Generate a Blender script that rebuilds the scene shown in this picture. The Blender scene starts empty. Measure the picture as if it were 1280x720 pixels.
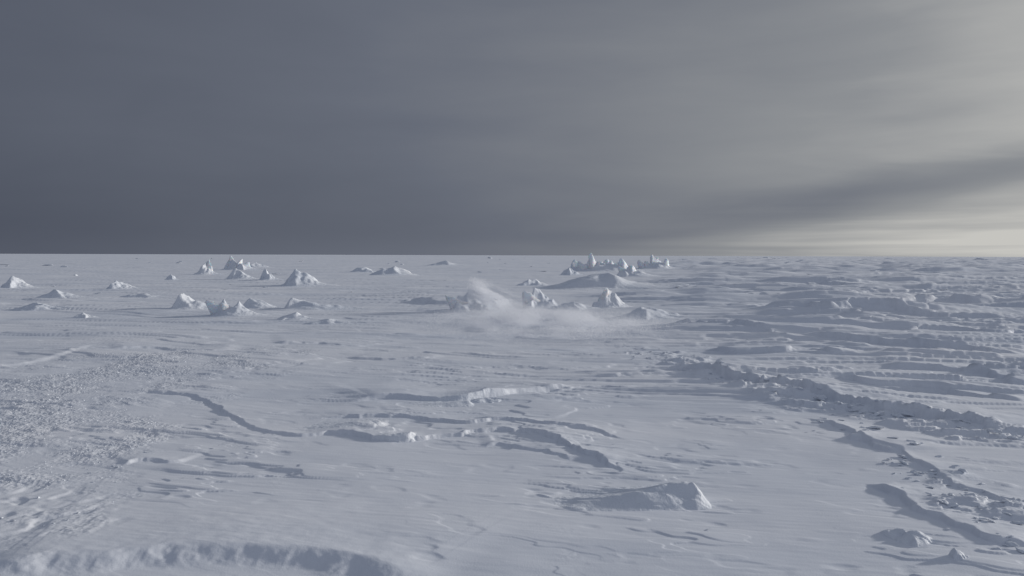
import bpy, bmesh, math, random
import numpy as np
from mathutils import Vector, Matrix, Euler, noise as mnoise

random.seed(7)
rng = np.random.default_rng(11)
scene = bpy.context.scene
COL = scene.collection
scene.view_settings.view_transform = 'Standard'
scene.view_settings.look = 'None'
scene.view_settings.exposure = 0

# ------------------------------------------------------------------ camera
CH = 4.0
FPX = 1000.0
cam_d = bpy.data.cameras.new('camera')
cam = bpy.data.objects.new('camera', cam_d)
COL.objects.link(cam)
cam_d.sensor_width = 36
cam_d.lens = 36 * FPX / 1280
cam_d.clip_start = 0.1
cam_d.clip_end = 40000
R = Matrix.Rotation(math.radians(90 - 2.35), 3, 'X') @ Matrix.Rotation(math.radians(0.18), 3, 'Z')
cam.matrix_world = Matrix.Translation((0, 0, CH)) @ R.to_4x4()
scene.camera = cam

def P(px, py):
    """where the sight line of a photo pixel meets the ice"""
    d = R @ Vector(((px - 640) / FPX, -(py - 360) / FPX, -1))
    t = -CH / min(d.z, -1e-4)
    return (d.x * t, d.y * t)

# ------------------------------------------------------------------ noise
def gnoise(x, y, seed=0):
    xi = np.floor(x).astype(np.int64); yi = np.floor(y).astype(np.int64)
    xf = x - xi; yf = y - yi
    u = xf * xf * xf * (xf * (xf * 6 - 15) + 10)
    v = yf * yf * yf * (yf * (yf * 6 - 15) + 10)
    def g(ix, iy, fx, fy):
        h = (ix * 374761393 + iy * 668265263 + seed * 974634777) & 0xffffffff
        h = ((h ^ (h >> 13)) * 1274126177) & 0xffffffff
        h = (h ^ (h >> 16)) & 1023
        a = h * (2 * np.pi / 1024)
        return np.cos(a) * fx + np.sin(a) * fy
    a = g(xi, yi, xf, yf); b = g(xi + 1, yi, xf - 1, yf)
    c = g(xi, yi + 1, xf, yf - 1); d = g(xi + 1, yi + 1, xf - 1, yf - 1)
    return ((a + (b - a) * u) * (1 - v) + (c + (d - c) * u) * v) * 1.5

def fbm(x, y, seed=0, o=3, gain=0.5):
    s = 0; a = 1.0; f = 1.0
    for k in range(o):
        s = s + a * gnoise(x * f + 17.3 * k, y * f - 9.1 * k, seed + k)
        a *= gain; f *= 2.03
    return s

def sst(a, b, x):
    t = np.clip((x - a) / (b - a), 0, 1)
    return t * t * (3 - 2 * t)

def row_density(r):
    return 165 / r + 4800 / np.maximum(r, 9.5) ** 2

def terrace(k, levels, wd):
    s = 0
    for t in levels: s = s + sst(t, t + wd, k)
    return s

# ------------------------------------------------------------------ scarps (edges of wind-cut snow layers)
def smooth_line(W, it=2):
    for _ in range(it):
        o = [W[0]]
        for a, b in zip(W[:-1], W[1:]):
            o.append((a[0] * .75 + b[0] * .25, a[1] * .75 + b[1] * .25)); o.append((a[0] * .25 + b[0] * .75, a[1] * .25 + b[1] * .75))
        o.append(W[-1]); W = o
    return W

def poly_dist(X, Y, pts):
    best = np.full(X.shape, 1e9); cr_ = np.zeros(X.shape); arc = np.zeros(X.shape)
    L = 0
    for (x0, y0), (x1, y1) in zip(pts[:-1], pts[1:]):
        dx, dy = x1 - x0, y1 - y0
        l2 = dx * dx + dy * dy + 1e-12; l = math.sqrt(l2)
        t = np.clip(((X - x0) * dx + (Y - y0) * dy) / l2, 0, 1)
        d = np.hypot(X - x0 - t * dx, Y - y0 - t * dy)
        c = (dx * (Y - y0) - dy * (X - x0)) / l
        m = (d < best - 1e-7) | ((np.abs(d - best) <= 1e-7) & (np.abs(c) > np.abs(cr_)))
        best = np.where(m, d, best)
        cr_ = np.where(m, c, cr_)
        arc = np.where(m, L + t * l, arc)
        L += l
    return best * np.sign(cr_), arc, L

# pixels, height m, face width m, decay behind m, raggedness m
SCARPS = [
    ([(160,490),(205,491),(250,496),(275,508),(300,525),(330,538),(365,545),(400,543),(440,545)], .055, .06, .8, .05),
    ([(370,545),(430,543),(470,549),(500,553),(560,545),(620,538),(665,541),(700,556),(745,574),(792,594)], .10, .07, .8, .08),
    ([(430,506),(480,501),(520,502),(560,505),(610,499),(660,492),(720,486)], .17, .08, 1.8, .03),
    ([(384,527),(430,521),(470,523),(510,522),(550,528),(590,531),(640,526),(690,534),(740,540),(790,552)], .07, .07, .9, .08),
    ([(600,558),(640,556),(690,566),(720,575)], .045, .07, .7, .07),
    ([(690,492),(740,484),(790,490)], .05, .10, 1.0, .08),
    ([(-60,712),(20,708),(80,702),(140,696),(210,690),(280,688),(350,690),(420,697),(500,712),(560,726)], .15, .50, 1.3, .06),
    ([(830,462),(870,468),(920,478),(965,488),(1010,500),(1050,510),(1100,519),(1150,525),(1210,533),(1300,548)], .30, .09, 1.4, .16),
    ([(1060,546),(1095,556),(1120,567)], .13, .10, .9, .08),
    ([(1000,524),(1060,540),(1110,560),(1150,582),(1200,606),(1250,626),(1310,650)], .07, .09, .7, .14),
    ([(1080,604),(1130,622),(1170,648),(1220,668),(1300,690)], .11, .09, .8, .10),
    ([(840,408),(880,415),(930,418),(980,426)], .24, .25, 2.5, .2),
    ([(960,395),(1030,400),(1100,398),(1160,404),(1290,408)], .38, .35, 3, .3),
    ([(1060,388),(1120,386),(1180,384),(1240,388)], .50, .45, 4, .4),
    ([(1000,425),(1080,432),(1150,436),(1290,448)], .32, .25, 2.5, .25),
    ([(1100,460),(1170,462),(1230,470),(1300,486)], .26, .20, 2, .2),
    ([(1040,478),(1110,488),(1180,492),(1290,510)], .20, .16, 1.5, .2),
    ([(870,440),(940,446),(1010,444),(1070,450)], .18, .20, 2, .2),
    ([(900,378),(960,376),(1040,380),(1090,377)], .36, .5, 4, .4),
    ([(1120,420),(1180,418),(1240,424),(1300,422)], .30, .3, 3, .3),
    ([(940,362),(1010,360),(1100,364)], .45, .7, 6, .5),
    ([(1150,368),(1220,366),(1300,369)], .45, .7, 6, .5),
    ([(-60,463),(0,460),(40,455),(88,444),(112,434)], .045, .30, 1.4, .06),
    ([(150,580),(185,574),(230,578)], .05, .08, .6, .08),
    ([(130,440),(190,437),(240,441),(300,440)], .08, .3, 2, .2),
    ([(340,432),(400,430),(450,436)], .08, .3, 2, .2),
    ([(430,448),(490,452),(560,449)], .06, .2, 1.5, .15),
    ([(500,378),(545,381),(590,384),(640,381)], .5, .7, 5, .6),
]
SC = []
for pts, A, w, Lb, rg in SCARPS:
    W = [P(*p) for p in pts]
    rm = max(math.hypot(*p) for p in W)
    SC.append((smooth_line(W), A, max(w, 1.6 / float(row_density(np.float64(rm)))), Lb, rg))

def region(X, Y, pts, soft):
    """soft polygon mask"""
    W = [P(*p) for p in pts]
    inside = np.zeros(X.shape, bool)
    n = len(W)
    for i in range(n):
        x0, y0 = W[i]; x1, y1 = W[(i + 1) % n]
        c = ((y0 > Y) != (y1 > Y)) & (X < (x1 - x0) * (Y - y0) / (y1 - y0 + 1e-12) + x0)
        inside ^= c
    d, _, _ = poly_dist(X, Y, W + [W[0]])
    d = np.abs(d)
    return np.where(inside, 0.5 + 0.5 * np.clip(d / soft, 0, 1), 0.5 - 0.5 * np.clip(d / soft, 0, 1))

RUB_L = [(-200,468),(60,464),(130,448),(230,440),(350,442),(310,462),(220,482),(190,505),(170,545),(130,590),(0,640),(-300,680)]
LUMP_L = [(-100,610),(80,600),(150,625),(150,655),(60,675),(-100,685)]
RUB_A = [(860,474),(960,484),(1060,508),(1150,520),(1310,542),(1310,566),(1200,554),(1100,536),(980,512),(900,492)]
RUB_B = [(1110,560),(1200,600),(1310,636),(1330,705),(1220,680),(1130,610)]
RUB_C = [(780,436),(840,440),(900,456),(930,476),(880,478),(820,462)]
PLATE = [(390,520),(470,494),(720,478),(800,500),(800,590),(700,600),(560,560),(420,550)]

def height(X, Y, want_mask=False):
    r = np.hypot(X, Y)
    h = 0.09 * fbm(X / 24, Y / 16, 1, 3) * sst(4, 40, r) + 0.038 * fbm(X / 5.0, Y / 3.5, 5, 3)
    h += 0.20 * gnoise(X / 130, Y / 60, 9) * sst(60, 300, r)
    # right-hand field of wind-cut plates running down the wind, fading into the middle
    sd_ = X - 0.20 * Y + 3.5 * fbm(X / 16, Y / 22, 12, 2) * sst(10, 40, r)
    side = (0.12 + 0.88 * sst(-5 - .06 * r, 6 + .03 * r, sd_)) * sst(17, 26, Y + .3 * fbm(X / 3, Y / 3, 13, 2))
    side = side * (.55 + .7 * sst(-.5, .5, fbm(X / 14, Y / 9, 15, 2)))
    c, s = math.cos(-0.26), math.sin(-0.26)
    U = X * c + Y * s; V = -X * s + Y * c
    wu = U + 1.2 * gnoise(X / 9, Y / 9, 21); wv = V + 0.7 * gnoise(U / 16, V / 7, 22)
    soften = 1 + r / 60
    k1 = fbm(wu / 18, wv / 2.4, 31, 4, .43)
    g1 = 1 - sst(90, 220, r)
    h += 0.125 * side * terrace(k1, (-.30, .0, .30), .03 * soften) * g1
    k2 = fbm(wu / 9, wv / 1.2, 41, 3, .45)
    h += 0.045 * side * terrace(k2, (-.1, .25), .04 * soften) * (1 - sst(34, 70, r))
    # sparse thin lips on the smooth side
    h += 0.05 * (1 - side) * terrace(fbm(wu / 12, wv / 3.0, 46, 3, .45), (.22, .5), .05 * (1 + r / 45)) * sst(24, 34, r) * (1 - sst(80, 150, r))
    k3 = fbm(wu / 42, wv / 6.5, 51, 4, .42)
    h += 0.20 * (0.14 + 0.86 * side) * sst(28, 60, r) * terrace(k3, (-.28, -.02, .26), .03 * soften)
    k4 = fbm(wu / 130, wv / 20, 61, 3)
    h += 0.30 * sst(90, 260, r) * terrace(k4, (-.2, .1, .4), .08) * (.14 + .86 * side)
    # small sastrugi on the near snow: patches of thin lips, scoops and ripples
    near = 1 - sst(24, 60, r)
    calm = (1 - sst(-2.5, -.5, X)) * (1 - sst(11.5, 13, Y))
    patch = sst(-.20, .50, fbm(X / 4, Y / 3.2, 171, 2)) * near * (1 - .8 * calm)
    q1 = fbm(wu / 2.6, wv / .70, 72, 3, .5)
    h += (.12 + .88 * patch) * near * (.018 * sst(.15, .21, q1) + .014 * sst(.45, .51, q1) + .011 * q1)
    h -= 0.022 * sst(.30, .6, fbm(U / 1.6, V / .7, 75, 3)) * near * (.4 + .6 * patch) * (1 - .7 * calm)
    h += .003 * gnoise(wu / .55, wv / .12, 78) * (1 - sst(12, 24, r))
    # connected plates in the middle foreground
    m = (X > -6) & (X < 5) & (Y > 11) & (Y < 27)
    if m.any():
        x = X[m]; y = Y[m]
        k = sst(.3, 1.0, region(x, y, PLATE, 1.2))
        q = fbm(wu[m] / 4.2, wv[m] / 1.8, 151, 3, .42)
        h[m] += k * .022 * terrace(q, (.05, .40), .04)
    # layer edges
    for pts, A, w, Lb, rg in SC:
        xs = [p[0] for p in pts]; ys = [p[1] for p in pts]
        mg = Lb * 5 + w
        m = (X > min(xs) - mg) & (X < max(xs) + mg) & (Y > min(ys) - mg) & (Y < max(ys) + mg)
        if not m.any(): continue
        x = X[m]; y = Y[m]
        sc_ = max(rg * 8, .7)
        d, a, L = poly_dist(x, y, pts)
        d = d + rg * fbm(x / sc_, y / sc_, 81, 4, .48) * 1.7
        e = sst(0, L * 0.14, a) * sst(0, L * 0.14, L - a)
        amp = A * e * (0.9 + 0.45 * gnoise(x / max(w * 14, 1.4), y / max(w * 14, 1.4), 91))
        prof = sst(-w, 0, d) * np.exp(-np.clip(d, 0, None) / Lb)
        tro = -0.10 * np.exp(-((d + w * 1.2) / (w * .9)) ** 2)
        h[m] += amp * (prof + tro)
    # rubble
    rub = np.zeros(X.shape)
    m = (X < 2) & (X > -45) & (Y > 6) & (Y < 40)
    if m.any():
        x = X[m]; y = Y[m]
        k = region(x, y, RUB_L, 3.0)
        k = sst(0.25, 1.15, k + 0.6 * fbm(x / 1.8, y / 1.8, 101, 3))
        rub[m] = k
        n1 = np.abs(gnoise(x / .6, y / .45, 111)); n2 = np.abs(gnoise(x / .2, y / .16, 112)); n3 = gnoise(x / .09, y / .09, 113)
        h[m] += k * (0.045 * (0.5 - n1) + 0.020 * (0.5 - n2) + 0.007 * n3)
        k = region(x, y, LUMP_L, 1.0)
        k = sst(0.3, 0.9, k)
        h[m] += k * (-0.030 * sst(0.05, 0.5, gnoise(x / .40, y / .42, 121)) + .006 * gnoise(x / .16, y / .2, 122))
    m = (X > 3) & (X < 32) & (Y > 8) & (Y < 42)
    if m.any():
        x = X[m]; y = Y[m]
        k = np.maximum(region(x, y, RUB_A, .5), region(x, y, RUB_B, .7) * .80)
        k = np.maximum(k, region(x, y, RUB_C, 1.2) * .85)
        k = sst(0.45, 1.0, k + 0.5 * fbm(x / 1.3, y / 1.3, 131, 2))
        q = fbm(wu[m] / 1.6, wv[m] / .55, 141, 3, .5)
        h[m] += k * (0.055 * terrace(q, (-.1, .25), .05) + 0.035 * sst(0, .12, gnoise(x / .42, y / .3, 142)) + .010 * gnoise(x / .14, y / .14, 143))
        rub[m] = np.maximum(rub[m], 0.25 * k)
    if want_mask: return h, rub
    return h

def hz(x, y):
    return float(height(np.array([float(x)]), np.array([float(y)]))[0])

# ------------------------------------------------------------------ materials
def snow_mat(name, base, rough=0.62, bumps=((1.2, .05), (7, .02), (40, .006)), rub=False, stretch=True, sss=0):
    m = bpy.data.materials.new(name); m.use_nodes = True
    nt = m.node_tree; N = nt.nodes; L = nt.links
    b = N['Principled BSDF']
    geo = N.new('ShaderNodeNewGeometry')
    mp = N.new('ShaderNodeMapping'); L.new(geo.outputs['Position'], mp.inputs['Vector'])
    mp.inputs['Rotation'].default_value = (0, 0, 0.26)
    if stretch: mp.inputs['Scale'].default_value = (0.3, 1, 1)
    prev = None
    for i, (sc_, dist) in enumerate(bumps):
        n = N.new('ShaderNodeTexNoise'); n.inputs['Scale'].default_value = sc_; n.inputs['Detail'].default_value = 4
        L.new(mp.outputs['Vector'] if i < 2 else geo.outputs['Position'], n.inputs['Vector'])
        bp = N.new('ShaderNodeBump'); bp.inputs['Strength'].default_value = 1; bp.inputs['Distance'].default_value = dist
        L.new(n.outputs['Fac'], bp.inputs['Height'])
        if prev: L.new(prev.outputs['Normal'], bp.inputs['Normal'])
        prev = bp
    cn = N.new('ShaderNodeTexNoise'); cn.inputs['Scale'].default_value = 0.22; cn.inputs['Detail'].default_value = 5
    L.new(mp.outputs['Vector'], cn.inputs['Vector'])
    cr = N.new('ShaderNodeValToRGB')
    cr.color_ramp.elements[0].position = .3; cr.color_ramp.elements[1].position = .7
    cr.color_ramp.elements[0].color = (base[0] * .84, base[1] * .87, base[2] * .91, 1)
    cr.color_ramp.elements[1].color = (*base, 1)
    L.new(cn.outputs['Fac'], cr.inputs['Fac'])
    L.new(cr.outputs['Color'], b.inputs['Base Color'])
    b.inputs['Roughness'].default_value = rough
    b.inputs['Specular IOR Level'].default_value = 0.25
    if sss:
        b.inputs['Subsurface Weight'].default_value = sss
        b.inputs['Subsurface Radius'].default_value = (.5, .8, 1.0)
        b.inputs['Subsurface Scale'].default_value = .6
    if rub:
        at = N.new('ShaderNodeAttribute'); at.attribute_name = 'rubble'
        v = N.new('ShaderNodeTexVoronoi'); v.inputs['Scale'].default_value = 13
        L.new(geo.outputs['Position'], v.inputs['Vector'])
        mu = N.new('ShaderNodeMath'); mu.operation = 'MULTIPLY'
        L.new(v.outputs['Distance'], mu.inputs[0]); L.new(at.outputs['Fac'], mu.inputs[1])
        bp = N.new('ShaderNodeBump'); bp.inputs['Distance'].default_value = .018; bp.inputs['Strength'].default_value = 1
        L.new(mu.outputs[0], bp.inputs['Height']); L.new(prev.outputs['Normal'], bp.inputs['Normal'])
        prev = bp
        mr = N.new('ShaderNodeMapRange'); mr.inputs['To Min'].default_value = rough; mr.inputs['To Max'].default_value = .34
        L.new(at.outputs['Fac'], mr.inputs['Value']); L.new(mr.outputs['Result'], b.inputs['Roughness'])
    L.new(prev.outputs['Normal'], b.inputs['Normal'])
    return m

M_GROUND = snow_mat('wind_packed_snow', (.85, .865, .895), rub=True, bumps=((.8, .020), (7, .006), (40, .003)))
M_HUM = snow_mat('hummock_snow', (.85, .87, .90), bumps=((2.5, .05), (9, .02), (40, .006)), stretch=False)
M_ICE = snow_mat('frosted_ice', (.93, .945, .96), rough=.5, bumps=((1.5, .06), (6, .03), (30, .01)), stretch=False, sss=.5)

# ------------------------------------------------------------------ ground sheet
def build_ground():
    rr = np.concatenate([[0.6], np.geomspace(0.9, 20000, 6000)])
    dens = row_density(rr)
    dens[rr < 8.5] = 3 / rr[rr < 8.5] + 2
    cum = np.concatenate([[0], np.cumsum((dens[1:] + dens[:-1]) / 2 * np.diff(rr))])
    nR = int(cum[-1])
    rad = np.interp(np.linspace(0, cum[-1], nR), cum, rr)
    a1 = np.radians(np.linspace(-38, 38, 1200))
    a2 = np.radians(np.linspace(38, 322, 121))[1:-1]
    ang = np.concatenate([a1, a2])
    nA = len(ang)
    Rg, Ag = np.meshgrid(rad, ang, indexing='ij')
    X = (Rg * np.sin(Ag)).ravel(); Y = (Rg * np.cos(Ag)).ravel()
    Z, rub = height(X, Y, True)
    n = nR * nA
    co = np.empty((n + 1, 3), np.float32)
    co[:n, 0] = X; co[:n, 1] = Y; co[:n, 2] = Z; co[n] = (0, 0, float(Z[:nA].mean()))
    i = np.arange(nR - 1)[:, None] * nA; j = np.arange(nA)[None, :]; j2 = (j + 1) % nA
    q = np.stack([i + j, i + j2, i + nA + j2, i + nA + j], -1).reshape(-1, 4)
    q = q[:, ::-1]
    jj = np.arange(nA)
    t = np.stack([np.full(nA, n), (jj + 1) % nA, jj], -1)
    me = bpy.data.meshes.new('ground')
    nl = q.size + t.size
    me.vertices.add(n + 1); me.loops.add(nl); me.polygons.add(len(q) + len(t))
    me.vertices.foreach_set('co', co.ravel())
    me.loops.foreach_set('vertex_index', np.concatenate([q.ravel(), t.ravel()]).astype(np.int32))
    ls = np.concatenate([np.arange(len(q)) * 4, len(q) * 4 + np.arange(len(t)) * 3]).astype(np.int32)
    me.polygons.foreach_set('loop_start', ls)
    me.polygons.foreach_set('use_smooth', np.ones(len(q) + len(t), bool))
    me.update(calc_edges=True)
    at = me.attributes.new('rubble', 'FLOAT', 'POINT')
    at.data.foreach_set('value', np.concatenate([rub, [0]]).astype(np.float32))
    me.materials.append(M_GROUND)
    o = bpy.data.objects.new('ground', me); COL.objects.link(o)
    o['kind'] = 'structure'; o['label'] = 'wind-carved snow covered sea ice reaching the horizon'
build_ground()

# ------------------------------------------------------------------ things
def empty(name, label, cat, x, y, group=None):
    o = bpy.data.objects.new(name, None); COL.objects.link(o)
    o.location = (x, y, hz(x, y)); o.empty_display_size = .3
    o['label'] = label; o['category'] = cat
    if group: o['group'] = group
    return o

def grid_mesh(name, cx, cy, ex, ey, fn, n, mat, parent, z0):
    """snow body rising out of the ground; fn gives the height above it"""
    nx_ = int(n * 1.4)
    xs = np.linspace(-ex[0], ex[1], nx_); ys = np.linspace(-ey, ey, n)
    LX, LY = np.meshgrid(xs, ys, indexing='ij')
    b = fn(LX.ravel(), LY.ravel())
    g = height(LX.ravel() + cx, LY.ravel() + cy)
    Z = g + b - z0
    keep = (b > -0.02).reshape(nx_, n)
    idx = np.arange(n * nx_).reshape(nx_, n)
    a = keep[:-1, :-1] | keep[1:, :-1] | keep[1:, 1:] | keep[:-1, 1:]
    q = np.stack([idx[:-1, :-1][a], idx[1:, :-1][a], idx[1:, 1:][a], idx[:-1, 1:][a]], -1)
    used = np.unique(q); mp = np.full(n * nx_, -1); mp[used] = np.arange(len(used))
    V = np.stack([LX.ravel(), LY.ravel(), Z], -1)[used]
    me = bpy.data.meshes.new(name)
    me.from_pydata(V.tolist(), [], mp[q].tolist())
    me.polygons.foreach_set('use_smooth', np.ones(len(me.polygons), bool))
    me.materials.append(mat)
    o = bpy.data.objects.new(name, me); COL.objects.link(o); o.parent = parent
    return o

def peak_fn(w, h, tip, dep, seed, spikes=1, rough=.10, skirt=.35, sharp=1.0, tail=.3):
    rg = np.random.default_rng(seed)
    pk = []
    for s in range(spikes):
        if s == 0: cx, cy, hh, ww = (tip - .5) * w, 0., h, w * (.5 if spikes == 1 else .33)
        else:
            cx = rg.uniform(-.38, .38) * w; cy = rg.uniform(-.3, .3) * dep; hh = h * rg.uniform(.5, .9); ww = w * rg.uniform(.16, .28)
        K = rg.integers(4, 7); a0 = rg.uniform(0, 6.28)
        ang = a0 + np.arange(K) * 2 * np.pi / K + rg.uniform(-.25, .25, K)
        pk.append((cx, cy, hh, ww, ang, rg.uniform(.8, 1.3, K)))
    def fn(x, y):
        nx = x + .13 * w * fbm(x / (w * .45) + seed, y / (w * .45), seed, 2)
        ny = y + .13 * w * fbm(x / (w * .45), y / (w * .45) - seed, seed + 3, 2)
        B = np.full(x.shape, -1.0)
        for cx, cy, hh, ww, ang, k in pk:
            dx = nx - cx; dy = (ny - cy) * (w / dep)
            left = w * .5 + cx; right = w * .5 - cx
            if spikes == 1: dx = np.where(dx < 0, dx * (w * .5) / max(left, .05), dx * (w * .5) / max(right, .05))
            f = np.full(x.shape, -1e9)
            for a, kk in zip(ang, k): f = np.maximum(f, (dx * math.cos(a) + dy * math.sin(a)) * kk / ww)
            t = np.clip(1 - f, -1, 1)
            v = np.where(t > 0, np.abs(t) ** (1.0 / sharp), t)
            B = np.maximum(B, hh * v)
        # the body ends on its own footprint
        cut = np.maximum(sst(.55 * w, .72 * w, np.abs(x)), sst(.62 * dep, .95 * dep, np.abs(y)))
        B = B * (1 - cut) - .2 * h * cut
        d2 = (x / (w * .60)) ** 2 + (y / (dep * .70)) ** 2
        S = h * skirt * np.exp(-d2 * 2.2) - h * .045 - .02
        S = S + tail * h * np.exp(-(y / (dep * .30)) ** 2) * sst(-.1 * w, .4 * w, x) * np.exp(-np.clip(x, 0, None) / (w * .62)) * (1 - sst(1.0 * w, 1.55 * w, x))
        k = h * .12
        e = np.clip(.5 + .5 * (B - S) / k, 0, 1)
        out = S + (B - S) * e + k * e * (1 - e)
        up = np.clip(out / (h * .35), 0, 1)
        out = out + rough * h * up * (.7 * fbm(x / (w * .22), y / (w * .22), seed + 7, 3) + 1.2 * (.3 - np.abs(gnoise(x / (w * .18), y / (w * .18), seed + 9))))
        return out
    return fn

def wedge_fn(w, h, dep, seed):
    """long low drift rising to a broken peak at its right end, steeper on the near side"""
    def fn(x, y):
        u = x / w + .03 * gnoise(x / (w * .2), y / (w * .2), seed)
        yc = -.12 * dep + .08 * dep * np.sin(u * 4) + .03 * dep * gnoise(x / (w * .3), x * 0, seed + 1)
        crest = (.26 + .74 * sst(-.50, .27, u)) * sst(-.80, -.38, u) * (1 - sst(.33, .48, u))
        d = y - yc
        cross = np.where(d < 0, np.clip(1 + d / (dep * .36), 0, 1) ** 1.1, np.exp(-(np.abs(d) / (dep * .5)) ** 1.5))
        rib = sst(.22, .34, u) * (.11 * (.4 - np.abs(gnoise(x / (w * .05) + y / (w * .10), y / (w * .12), seed + 2))) + .05 * fbm(x / (w * .08), y / (w * .08), seed + 3, 3))
        soft = .03 * fbm(x / (w * .25), y / (w * .16), seed + 6, 2)
        out = h * (crest * cross + (rib + soft) * np.clip(cross * crest * 3, 0, 1.2))
        return out * 1.05 - .05 * h
    return fn

def slab_mesh(hh, ww, th, seed):
    rg = random.Random(seed)
    bm = bmesh.new()
    lean = rg.uniform(-.7, .7) * ww
    out = [(-.5, -.15), (.5, -.15), (.44, .30), (.22, .70), (.03, 1.0), (-.12, .82), (-.38, .38)]
    for x, z in out:
        xx = x * ww * rg.uniform(.75, 1.15) + lean * z; zz = z * hh * rg.uniform(.84, 1.02)
        for sgn in (-1, 1):
            t = th * (1 - .6 * max(z, 0)) * rg.uniform(.7, 1.2) * .5
            bm.verts.new((xx + rg.uniform(-.04, .04) * ww, sgn * t, zz))
    bmesh.ops.convex_hull(bm, input=bm.verts[:])
    bmesh.ops.delete(bm, geom=[v for v in bm.verts if not v.link_faces], context='VERTS')
    bmesh.ops.subdivide_edges(bm, edges=bm.edges[:], cuts=3, use_grid_fill=True)
    bmesh.ops.triangulate(bm, faces=bm.faces[:])
    bmesh.ops.smooth_vert(bm, verts=bm.verts[:], factor=.2, use_axis_x=True, use_axis_y=True, use_axis_z=True)
    for v in bm.verts:
        v.co += .08 * ww * mnoise.noise_vector(v.co / (ww * .4) + Vector((seed, 0, 0))) + .03 * ww * mnoise.noise_vector(v.co / (ww * .16))
    bmesh.ops.recalc_face_normals(bm, faces=bm.faces[:])
    me = bpy.data.meshes.new('ice_slab'); bm.to_mesh(me); bm.free()
    me.materials.append(M_ICE)
    me.polygons.foreach_set('use_smooth', np.ones(len(me.polygons), bool))
    return me

SEED = [100]
def hummock(name, label, cat, px, py, wpx, hpx, tip=.5, dep=.8, spikes=1, slabs=0, rough=.08, skirt=.42, sharp=1.0, n=72, group=None, sw=.3, tail=.45, wedge=False):
    SEED[0] += 13; sd = SEED[0]
    x, y = P(px, py); r = math.hypot(x, y); s = r / FPX
    w = wpx * s; h = hpx * s; d = w * dep
    y += d * .3
    t = empty(name, label, cat, x, y, group)
    z0 = t.location.z
    body = 'snow_skirt' if slabs else 'snow_body'
    if wedge: fn = wedge_fn(w, h, d, sd)
    else: fn = peak_fn(w, h * (1 if not slabs else .65 if slabs > 3 else .85), tip, d, sd, spikes, rough, skirt, sharp, tail)
    grid_mesh(body, x, y, (w * .9, w * (1 if wedge else 1.7)), d * 1.15, fn, n, M_HUM, t, z0)
    rg = random.Random(sd)
    for k in range(slabs):
        fx = ((k + .5) / slabs - .5) * (.85 if slabs > 3 else .45) + (0 if slabs > 3 else (tip - .5) * .8) + rg.uniform(-.05, .05)
        hh = h * (1.03 if k == int(tip * slabs) else rg.uniform(.5, .92))
        me = slab_mesh(hh, w * sw * rg.uniform(.9, 1.4) , w * sw * .7, sd + k)
        o = bpy.data.objects.new('ice_slab', me); COL.objects.link(o); o.parent = t
        o.location = (fx * w, rg.uniform(-.15, .15) * d, -.02 * h)
        o.rotation_euler = (rg.uniform(-.35, -.05), rg.uniform(-.45, .45), rg.uniform(.2, .9))
    return t

H = hummock
IH, SD = 'ice_hummock', 'snow_drift'
# --- left field
H(IH, 'small low snow hummock at the far left edge of the ice field', 'ice hummock', 18, 361, 26, 12, tip=.35, sharp=1.2)
H(IH, 'tiny pale hummock between the far left edge and the narrow jagged hummock', 'ice hummock', 148, 362, 26, 10, tip=.3)
H(SD, 'low flat snow drift near the left edge with a small humped top', 'snow drift', 66, 375, 38, 10, tip=.4)
H(IH, 'solid wedge of snow left of the twin peaked hummock with its tip to the left', 'ice hummock', 232, 389, 44, 19, tip=.28)
H(IH, 'twin peaked white hummock beside the solid snow wedge', 'ice hummock', 286, 397, 44, 24, tip=.3, spikes=2, slabs=2, sw=.34)
H(IH, 'narrow jagged hummock near the horizon left of the spiky ice pile', 'ice hummock', 252, 343, 22, 18, tip=.6, spikes=2, slabs=2, sw=.42)
H('ice_pile', 'spiky pile of broken ice slabs on the horizon in the left field', 'ice pile', 292, 338, 32, 20, tip=.4, spikes=3, slabs=4, sw=.3)
H(IH, 'pointed hummock directly in front of the left spiky ice pile', 'ice hummock', 297, 350, 28, 15, tip=.4, slabs=1, sw=.4)
H(IH, 'small pointed hummock just left of the broad pyramid hummock', 'ice hummock', 332, 351, 18, 14, tip=.4)
H(IH, 'broad pyramid shaped hummock with a long slope to the right', 'ice hummock', 371, 358, 44, 21, tip=.42)
H(SD, 'long rounded drift near the horizon right of the broad pyramid', 'snow drift', 487, 345, 54, 12, tip=.6, rough=.06, sharp=1.4)
H(SD, 'small low drift joined to the left of the long rounded drift', 'snow drift', 452, 341, 32, 7, tip=.6)
H(IH, 'tiny knob of ice left of the narrow jagged hummock', 'ice hummock', 212, 351, 12, 7)
H(SD, 'thin low drift on the horizon left of the frame middle', 'snow drift', 550, 333, 44, 6, tip=.7)
H(SD, 'low drift just behind and right of the left spiky ice pile', 'snow drift', 318, 335, 26, 6)
H(SD, 'long low wedge of snow lying right of the twin peaked hummock', 'snow drift', 392, 388, 74, 13, tip=.12, dep=.5, rough=.06)
H(SD, 'short low mound of snow right behind the twin peaked hummock', 'snow drift', 318, 386, 40, 11, tip=.4, dep=.6, rough=.06)
H(SD, 'small pointed drift in front of the long low snow wedge', 'snow drift', 366, 402, 36, 9, tip=.6, dep=.7, rough=.06)
H(SD, 'flat elongated drift in front of the long low snow wedge', 'snow drift', 408, 408, 62, 5, dep=.5)
H(SD, 'flat thin drift in the left field above the small humped one', 'snow drift', 176, 374, 44, 5, dep=.6)
H(SD, 'small flat drift above the smooth snow patch at left', 'snow drift', 102, 399, 28, 6, dep=.6)
H(SD, 'flat dark drift left of the solid snow wedge near the left edge', 'snow drift', 40, 388, 46, 6, dep=.6)
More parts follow.
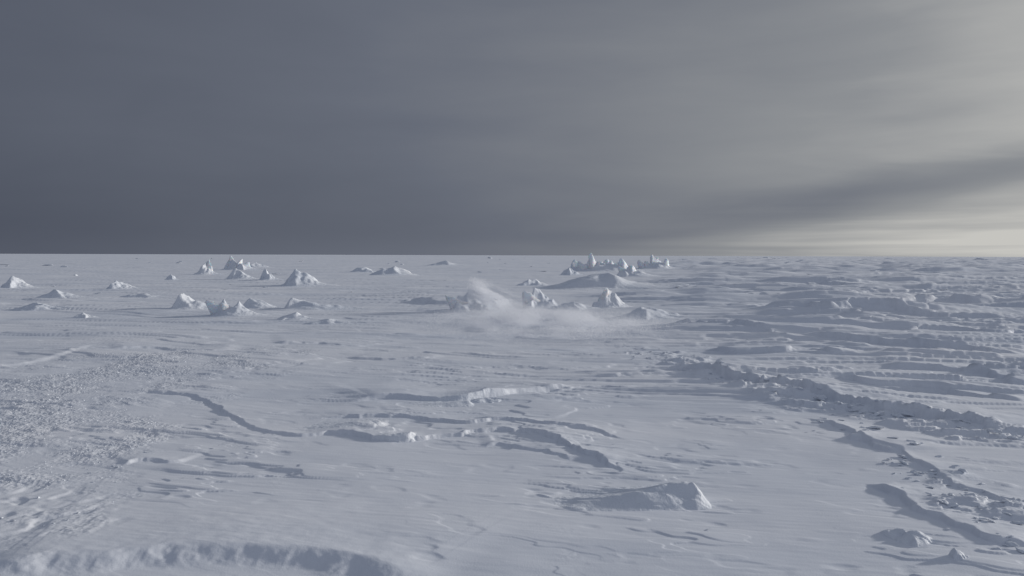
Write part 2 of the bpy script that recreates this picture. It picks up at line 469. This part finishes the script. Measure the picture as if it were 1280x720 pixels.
# --- middle
H(IH, 'tall white hummock wrapped in blowing snow at the middle', 'ice hummock', 594, 392, 62, 28, tip=.28, n=100, slabs=1, sw=.34)
H(IH, 'leaning peak of snow between the plume hummock and the blunt block', 'ice hummock', 676, 389, 46, 32, tip=.35, n=90, slabs=1, sw=.42)
H(IH, 'blunt upright snow block right of the leaning peak', 'ice hummock', 763, 387, 38, 28, tip=.45, sharp=1.2, n=90, slabs=2, sw=.5)
H('ice_pile', 'largest spiky pile of ice slabs standing up against the sky', 'ice pile', 754, 340, 70, 23, tip=.3, spikes=5, slabs=10, sw=.20, dep=.5, skirt=.6)
H('ice_pile', 'pile of tilted ice slabs right of the largest spiky pile', 'ice pile', 819, 337, 36, 19, tip=.45, spikes=3, slabs=5, sw=.28, skirt=.6)
H(IH, 'jagged hummock in front of and between the two right ice piles', 'ice hummock', 793, 348, 38, 17, tip=.4, spikes=3, slabs=2, sw=.4)
H(IH, 'small hummock left of the largest spiky ice pile', 'ice hummock', 712, 344, 22, 10)
H(SD, 'wide smooth snow bank sloping below the largest spiky pile', 'snow drift', 740, 362, 124, 19, tip=.62, dep=.7, rough=.06, n=110, sharp=1.2)
H(SD, 'low humped drift left of the wide smooth snow bank', 'snow drift', 667, 358, 36, 9)
H(SD, 'rounded drift to the lower right of the blunt snow block', 'snow drift', 814, 399, 62, 13, tip=.40, dep=.7, rough=.06, sharp=1.2, tail=.1)
H(SD, 'low dark drift between the leaning peak and the blunt block', 'snow drift', 716, 390, 48, 10, dep=.6, rough=.06)
# --- foreground
H('snow_block', 'ribbed wedge of wind-cut snow lying alone in the foreground', 'snow block', 812, 634, 172, 23, dep=.50, n=150, wedge=True)
H('snow_block', 'lump of crusted snow near the bottom right corner', 'snow block', 1150, 680, 50, 10, tip=.5, dep=.9, spikes=4, n=90, sharp=1.4, tail=.1)
H('snow_block', 'small soft lump right of the crusted lump at bottom right', 'snow block', 1197, 703, 26, 9, tip=.6, dep=.9, sharp=1.5, spikes=2, tail=.1)
H('snow_block', 'broken slab of snow at the left end of the curved ledge', 'snow block', 440, 537, 90, 5, dep=.5, n=90, wedge=True)
H('snow_block', 'flat broken slab on the near side of the curved ledge', 'snow block', 560, 509, 70, 4, dep=.6, n=90, wedge=True)
H('snow_block', 'rounded lump on the ledge right of the flat broken slab', 'snow block', 606, 505, 36, 4, tip=.5, dep=.6, sharp=1.6, tail=.1)
H('snow_block', 'small snow lump at the lower end of the curved ledge', 'snow block', 498, 552, 44, 5, dep=.7, wedge=True)

# --- many small lumps: a few shapes, copied
def lump_mesh(seed, flat, angular):
    rg = random.Random(seed)
    bm = bmesh.new()
    for k in range(9 if angular else 14):
        a = rg.uniform(0, 6.28); e = rg.uniform(-.3, 1)
        c = math.sqrt(max(0, 1 - e * e))
        bm.verts.new((math.cos(a) * c * rg.uniform(.7, 1.1), math.sin(a) * c * rg.uniform(.6, .9), e * flat * rg.uniform(.8, 1.1)))
    bmesh.ops.convex_hull(bm, input=bm.verts[:])
    bmesh.ops.delete(bm, geom=[v for v in bm.verts if not v.link_faces], context='VERTS')
    bmesh.ops.subdivide_edges(bm, edges=bm.edges[:], cuts=3, use_grid_fill=True)
    bmesh.ops.triangulate(bm, faces=bm.faces[:])
    bmesh.ops.smooth_vert(bm, verts=bm.verts[:], factor=.15 if angular else .5, use_axis_x=True, use_axis_y=True, use_axis_z=True)
    k = .4 if angular else 1
    for v in bm.verts:
        v.co += k * .16 * mnoise.noise_vector(v.co * 2 + Vector((seed, 0, 0))) + k * .06 * mnoise.noise_vector(v.co * 6)
    bmesh.ops.recalc_face_normals(bm, faces=bm.faces[:])
    me = bpy.data.meshes.new('snow_lump'); bm.to_mesh(me); bm.free()
    me.materials.append(M_HUM)
    me.polygons.foreach_set('use_smooth', np.ones(len(me.polygons), bool))
    return me
protos = [bpy.data.objects.new('snow_lump', lump_mesh(i, f, i > 2)) for i, f in enumerate((.5, .6, .6, .5, .4, .3, .4))]

def scatter(pts, sizes, name, label, cat, group, flat=1.0, wide=1.0):
    for (x, y), s in zip(pts, sizes):
        o = random.choice(protos).copy(); o.name = name
        COL.objects.link(o)
        o.location = (x, y, hz(x, y) + s * .02)
        o.scale = (s * random.uniform(.8, 1.5) * wide, s * random.uniform(.7, 1), s * random.uniform(.7, 1.1) * flat)
        o.rotation_euler = (random.uniform(-.25, .25), random.uniform(-.25, .25), random.uniform(-1.2, .2))
        o['label'] = label; o['category'] = cat; o['group'] = group

def along(line, n, spread):
    out = []
    W = [P(*p) for p in line]
    for k in range(n):
        t = random.random() * (len(W) - 1); i = int(t); f = t - i
        x = W[i][0] * (1 - f) + W[i + 1][0] * f; y = W[i][1] * (1 - f) + W[i + 1][1] * f
        out.append((x + random.gauss(0, spread), y + random.gauss(0, spread)))
    return out

p = along([(840,465),(920,482),(1010,504),(1080,524),(1150,530),(1280,552)], 90, .30) + along([(1020,524),(1080,545),(1150,582),(1240,622)], 25, .35)
scatter(p, [random.uniform(.05, .13) * (1.9 if random.random() < .12 else 1) for _ in p], 'snow_lump', 'small snow lump among many along the right-hand pressure crack', 'snow lump', 'snow lumps along the right-hand crack', .9, 1.2)
p = along([(1110,575),(1150,600),(1200,625),(1240,655),(1290,690)], 60, .36)
scatter(p, [random.uniform(.03, .10) for _ in p], 'snow_lump', 'small crusted lump in the broken snow at lower right', 'snow lump', 'crusted lumps at the lower right', .9, 1.2)
p = along([(160,560),(120,590),(80,620),(60,660)], 22, .25)
scatter(p, [random.uniform(.03, .06) for _ in p], 'snow_lump', 'little snow crumb on the trampled looking patch at lower left', 'snow lump', 'snow crumbs at the lower left')
p = along([(790,438),(840,450),(900,468)], 50, .9)
scatter(p, [random.uniform(.05, .10) for _ in p], 'snow_lump', 'small snow crumb on the slope below the rounded drift', 'snow lump', 'snow crumbs at the near end of the crack', .7)

# far lumps across the right field
pts, sz = [], []
while len(pts) < 80:
    py = 324 + 50 * random.random() ** 1.8; px = random.uniform(835, 1285)
    x, y = P(px, py); r = math.hypot(x, y)
    pts.append((x, y)); sz.append(random.uniform(2, 4.5) * r / FPX * (1.3 if py < 335 else 1))
scatter(pts, sz, 'ice_lump', 'low far-off lump of ice in the rough field right of the ice piles', 'ice lump', 'far-off ice lumps in the right field', .55, 1.9)
pts, sz = [], []
while len(pts) < 45:
    py = 323 + 45 * random.random() ** 1.8; px = random.uniform(0, 700)
    x, y = P(px, py); r = math.hypot(x, y)
    pts.append((x, y)); sz.append(random.uniform(1.5, 4.5) * r / FPX)
scatter(pts, sz, 'ice_lump', 'low far-off lump of ice in the flatter field left of the ice piles', 'ice lump', 'far-off ice lumps in the left field', .7, 1.5)

# crushed ice grains: uncountable
def grains():
    X = []; Y = []
    for k in range(50000):
        x, y = P(random.uniform(-60, 340), random.uniform(438, 640)); X.append(x); Y.append(y)
    X = np.array(X); Y = np.array(Y)
    Z, rub = height(X, Y, True)
    keep = rub > rng.random(len(X)) * .9 + .1
    X, Y, Z = X[keep][:4500], Y[keep][:4500], Z[keep][:4500]
    n = len(X)
    s = rng.uniform(.006, .017, n) * (Y / 18).clip(.7, 1.5)
    base = np.array([(1, 0, 0), (-.5, .8, 0), (-.5, -.8, 0), (0, 0, .8), (0, 0, -.6)], float)
    F = np.array([(0, 1, 3), (1, 2, 3), (2, 0, 3), (1, 0, 4), (2, 1, 4), (0, 2, 4)])
    j = base[None] * rng.uniform(.5, 1.3, (n, 5, 1)) + rng.normal(0, .25, (n, 5, 3))
    a = rng.uniform(0, 6.28, n); ca, sa = np.cos(a)[:, None], np.sin(a)[:, None]
    vx = j[..., 0] * ca - j[..., 1] * sa; vy = j[..., 0] * sa + j[..., 1] * ca
    V = np.stack([vx, vy, j[..., 2]], -1) * s[:, None, None] + np.stack([X, Y, Z + .003], -1)[:, None]
    Fa = (F[None] + np.arange(n)[:, None, None] * 5).reshape(-1, 3)
    me = bpy.data.meshes.new('crushed_ice'); me.from_pydata(V.reshape(-1, 3).tolist(), [], Fa.tolist())
    me.materials.append(M_HUM)
    o = bpy.data.objects.new('crushed_ice', me); COL.objects.link(o)
    o['kind'] = 'stuff'; o['label'] = 'glittering band of fine crushed ice on the snow at left'; o['category'] = 'crushed ice'
grains()

# ------------------------------------------------------------------ blowing snow: a cloud of flakes
def plume():
    x0, y0 = P(594, 392)
    # low veil spreading on the ice, downwind (right) and nearer
    N1 = 1100000
    v = rng.normal(-9.5, 3.8, N1); u = rng.normal(4.0, 2.3, N1) - .10 * (v + 8.5); z = rng.exponential(.20, N1)
    n1 = .5 + .5 * fbm(u / 2.8 + z * .4, v / 5.0 + z * .6, 201, 3)
    n2 = .5 + .5 * fbm(u / 1.6 - z * .8, z / .4 + v / 3, 211, 2)
    k = sst(.22, .80, .7 * n1 + .3 * n2) > rng.random(N1)
    u, v, z = u[k][:320000], v[k][:320000], z[k][:320000]
    # wisps torn upward off the hummock
    N2 = 480000
    u2 = rng.gamma(2.0, .60, N2) - .6
    top = 1.35 - .28 * np.clip(u2, 0, None)
    v2 = rng.normal(-1.0, .7, N2) - .3 * u2; z2 = top + rng.normal(0, .36, N2)
    n3 = .5 + .5 * fbm(u2 / 1.4 + z2 * .7, z2 / .50 + u2 * .7 + v2 * .3, 221, 4)
    k = (sst(.27, .75, n3) > rng.random(N2)) & (z2 > 0)
    u2, v2, z2 = u2[k][:135000], v2[k][:135000], z2[k][:135000]
    u = np.concatenate([u, u2]); v = np.concatenate([v, v2]); z = np.concatenate([z, z2])
    n = len(u)
    X = x0 + u + .1; Y = y0 + v + .4
    Z = height(X, Y) + z + .02
    s = rng.uniform(.012, .022, n)
    A = rng.normal(0, 1, (n, 3, 3)); A /= np.linalg.norm(A, axis=2, keepdims=True)
    V = A * s[:, None, None] + np.stack([X, Y, Z], -1)[:, None]
    me = bpy.data.meshes.new('blowing_snow')
    me.vertices.add(n * 3); me.loops.add(n * 3); me.polygons.add(n)
    me.vertices.foreach_set('co', V.astype(np.float32).ravel())
    me.loops.foreach_set('vertex_index', np.arange(n * 3, dtype=np.int32))
    me.polygons.foreach_set('loop_start', np.arange(n, dtype=np.int32) * 3)
    me.update(calc_edges=True)
    m = bpy.data.materials.new('snow_flakes'); m.use_nodes = True
    nt = m.node_tree; N = nt.nodes; L = nt.links
    N.remove(N['Principled BSDF'])
    out = [q for q in N if q.type == 'OUTPUT_MATERIAL'][0]
    d = N.new('ShaderNodeBsdfDiffuse'); d.inputs['Color'].default_value = (.96, .97, .99, 1)
    t = N.new('ShaderNodeBsdfTranslucent'); t.inputs['Color'].default_value = (.96, .97, .99, 1)
    mx = N.new('ShaderNodeMixShader'); L.new(d.outputs[0], mx.inputs[1]); L.new(t.outputs[0], mx.inputs[2])
    L.new(mx.outputs[0], out.inputs['Surface'])
    me.materials.append(m)
    o = bpy.data.objects.new('blowing_snow', me); COL.objects.link(o)
    o['kind'] = 'stuff'; o['label'] = 'thin plume of blowing snow drifting off the middle hummock'; o['category'] = 'blowing snow'
plume()

# ------------------------------------------------------------------ light
AZ, EL = math.radians(72), math.radians(13.5)
S = Vector((math.sin(AZ) * math.cos(EL), math.cos(AZ) * math.cos(EL), math.sin(EL)))
sd = bpy.data.lights.new('sun', 'SUN'); sd.energy = 2.6; sd.angle = math.radians(3); sd.color = (1, .955, .90)
so = bpy.data.objects.new('sun', sd); COL.objects.link(so)
so.rotation_euler = (-S).to_track_quat('-Z', 'Y').to_euler()

w = bpy.data.worlds.new('World'); scene.world = w; w.use_nodes = True
nt = w.node_tree; N = nt.nodes; L = nt.links
bg = N['Background']
tc = N.new('ShaderNodeTexCoord')
def mth(op, a, b=None, c=None, clamp=False):
    n = N.new('ShaderNodeMath'); n.operation = op; n.use_clamp = clamp
    for i, v in enumerate((a, b, c)):
        if v is None: continue
        if isinstance(v, (int, float)): n.inputs[i].default_value = v
        else: L.new(v, n.inputs[i])
    return n.outputs[0]
def mrange(v, a, b, c=0., d=1., smooth=True):
    n = N.new('ShaderNodeMapRange'); n.interpolation_type = 'SMOOTHSTEP' if smooth else 'LINEAR'
    L.new(v, n.inputs['Value'])
    n.inputs['From Min'].default_value = a; n.inputs['From Max'].default_value = b
    n.inputs['To Min'].default_value = c; n.inputs['To Max'].default_value = d
    return n.outputs['Result']
D = tc.outputs['Generated']
sep = N.new('ShaderNodeSeparateXYZ'); L.new(D, sep.inputs[0])
dx, dy, dz = sep.outputs
az = mth('ARCTAN2', dx, dy)
dot = N.new('ShaderNodeVectorMath'); dot.operation = 'DOT_PRODUCT'; L.new(D, dot.inputs[0])
GA, GE = math.radians(50), math.radians(7)
dot.inputs[1].default_value = (math.sin(GA) * math.cos(GE), math.cos(GA) * math.cos(GE), math.sin(GE))
g = mth('MAXIMUM', dot.outputs['Value'], 0.0)
g4 = mth('POWER', g, 4.5)
b = mth('MULTIPLY_ADD', g4, .50, .115)
b = mth('ADD', b, mth('MULTIPLY', g, .31))
b = mth('SUBTRACT', b, mth('MULTIPLY', mth('MULTIPLY', g4, mrange(dz, .16, .36)), .14))
def streak(scale, sz, rot, detail, off):
    mp = N.new('ShaderNodeMapping'); mp.vector_type = 'POINT'
    mp.inputs['Scale'].default_value = (1, 1, sz); mp.inputs['Rotation'].default_value = (0, rot, 0); mp.inputs['Location'].default_value = off
    L.new(D, mp.inputs['Vector'])
    n = N.new('ShaderNodeTexNoise'); n.inputs['Scale'].default_value = scale; n.inputs['Detail'].default_value = detail; n.inputs['Roughness'].default_value = .5
    n.inputs['Distortion'].default_value = .3
    L.new(mp.outputs['Vector'], n.inputs['Vector'])
    return n.outputs['Fac']
s1 = streak(1.3, 4, .12, 3, (3, 1, 0))
s2 = streak(3.0, 7, .5, 6, (0, 5, 2))
s3 = streak(2.2, 26, .10, 4, (1, 2, 4))
s4 = streak(5.0, 3, .3, 5, (2, 0, 7))
b = mth('MULTIPLY', b, mth('MULTIPLY_ADD', s1, .4, .80))
b = mth('ADD', b, mth('MULTIPLY', mth('SUBTRACT', s2, .5), mth('MULTIPLY_ADD', mth('POWER', g, 3.0), .30, .05)))
b = mth('ADD', b, mth('MULTIPLY', mth('SUBTRACT', s4, .5), .09))
# dark bank rising to the right
ec = mth('MULTIPLY_ADD', mth('MINIMUM', az, 1.0), .160, .012)
q = mth('ADD', mth('SUBTRACT', dz, ec), mth('MULTIPLY', mth('SUBTRACT', s2, .5), .05))
up = mrange(q, -.008, .030); lo = mrange(q, -.036, -.012)
band = mth('MULTIPLY', mth('SUBTRACT', 1.0, up), lo)
band = mth('MULTIPLY', band, mrange(az, -.05, .45))
b = mth('SUBTRACT', b, mth('MULTIPLY', band, .20))
# pale thin strips and glow under the bank
gl = mth('MULTIPLY', mrange(dz, .080, .01), mrange(az, -.05, .6))
b = mth('ADD', b, mth('MULTIPLY', gl, mth('MULTIPLY_ADD', mth('SUBTRACT', s3, .5), 1.2, .13)))
thin = mth('MULTIPLY', mrange(dz, .024, .004), mrange(az, -.20, .30))
b = mth('ADD', b, mth('MULTIPLY', thin, .06))
# darker low sky at the left, faint haze on the horizon
low = mth('MULTIPLY', mrange(dz, .16, .02), mrange(az, .25, -.35))
b = mth('SUBTRACT', b, mth('MULTIPLY', low, .06))
b = mth('ADD', b, mth('MULTIPLY', mrange(dz, .030, .0), .04))
b = mth('MAXIMUM', b, 0.0)
cr = N.new('ShaderNodeValToRGB'); E = cr.color_ramp.elements
E[0].position = 0; E[0].color = (.060, .070, .100, 1)
E[1].position = 1; E[1].color = (.55, .545, .52, 1)
e = E.new(.32); e.color = (.133, .148, .186, 1)
e = E.new(.66); e.color = (.264, .275, .292, 1)
L.new(b, cr.inputs['Fac'])
# added bluish fill in the unseen sky overhead and behind, lifting shaded snow
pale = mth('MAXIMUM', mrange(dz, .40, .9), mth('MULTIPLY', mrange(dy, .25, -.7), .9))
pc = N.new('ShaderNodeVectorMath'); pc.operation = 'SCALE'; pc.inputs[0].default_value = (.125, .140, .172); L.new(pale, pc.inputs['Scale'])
sky = N.new('ShaderNodeTexSky'); sky.sky_type = 'NISHITA'; sky.sun_disc = False
sky.sun_elevation = EL; sky.sun_rotation = AZ
sc2 = N.new('ShaderNodeVectorMath'); sc2.operation = 'SCALE'; sc2.inputs['Scale'].default_value = .001
L.new(sky.outputs['Color'], sc2.inputs[0])
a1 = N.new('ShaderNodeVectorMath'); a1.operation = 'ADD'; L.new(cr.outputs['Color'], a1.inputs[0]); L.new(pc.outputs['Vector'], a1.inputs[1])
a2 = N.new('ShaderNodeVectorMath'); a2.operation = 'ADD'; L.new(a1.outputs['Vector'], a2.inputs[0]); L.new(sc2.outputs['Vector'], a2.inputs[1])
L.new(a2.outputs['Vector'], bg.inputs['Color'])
bg.inputs['Strength'].default_value = 1.0
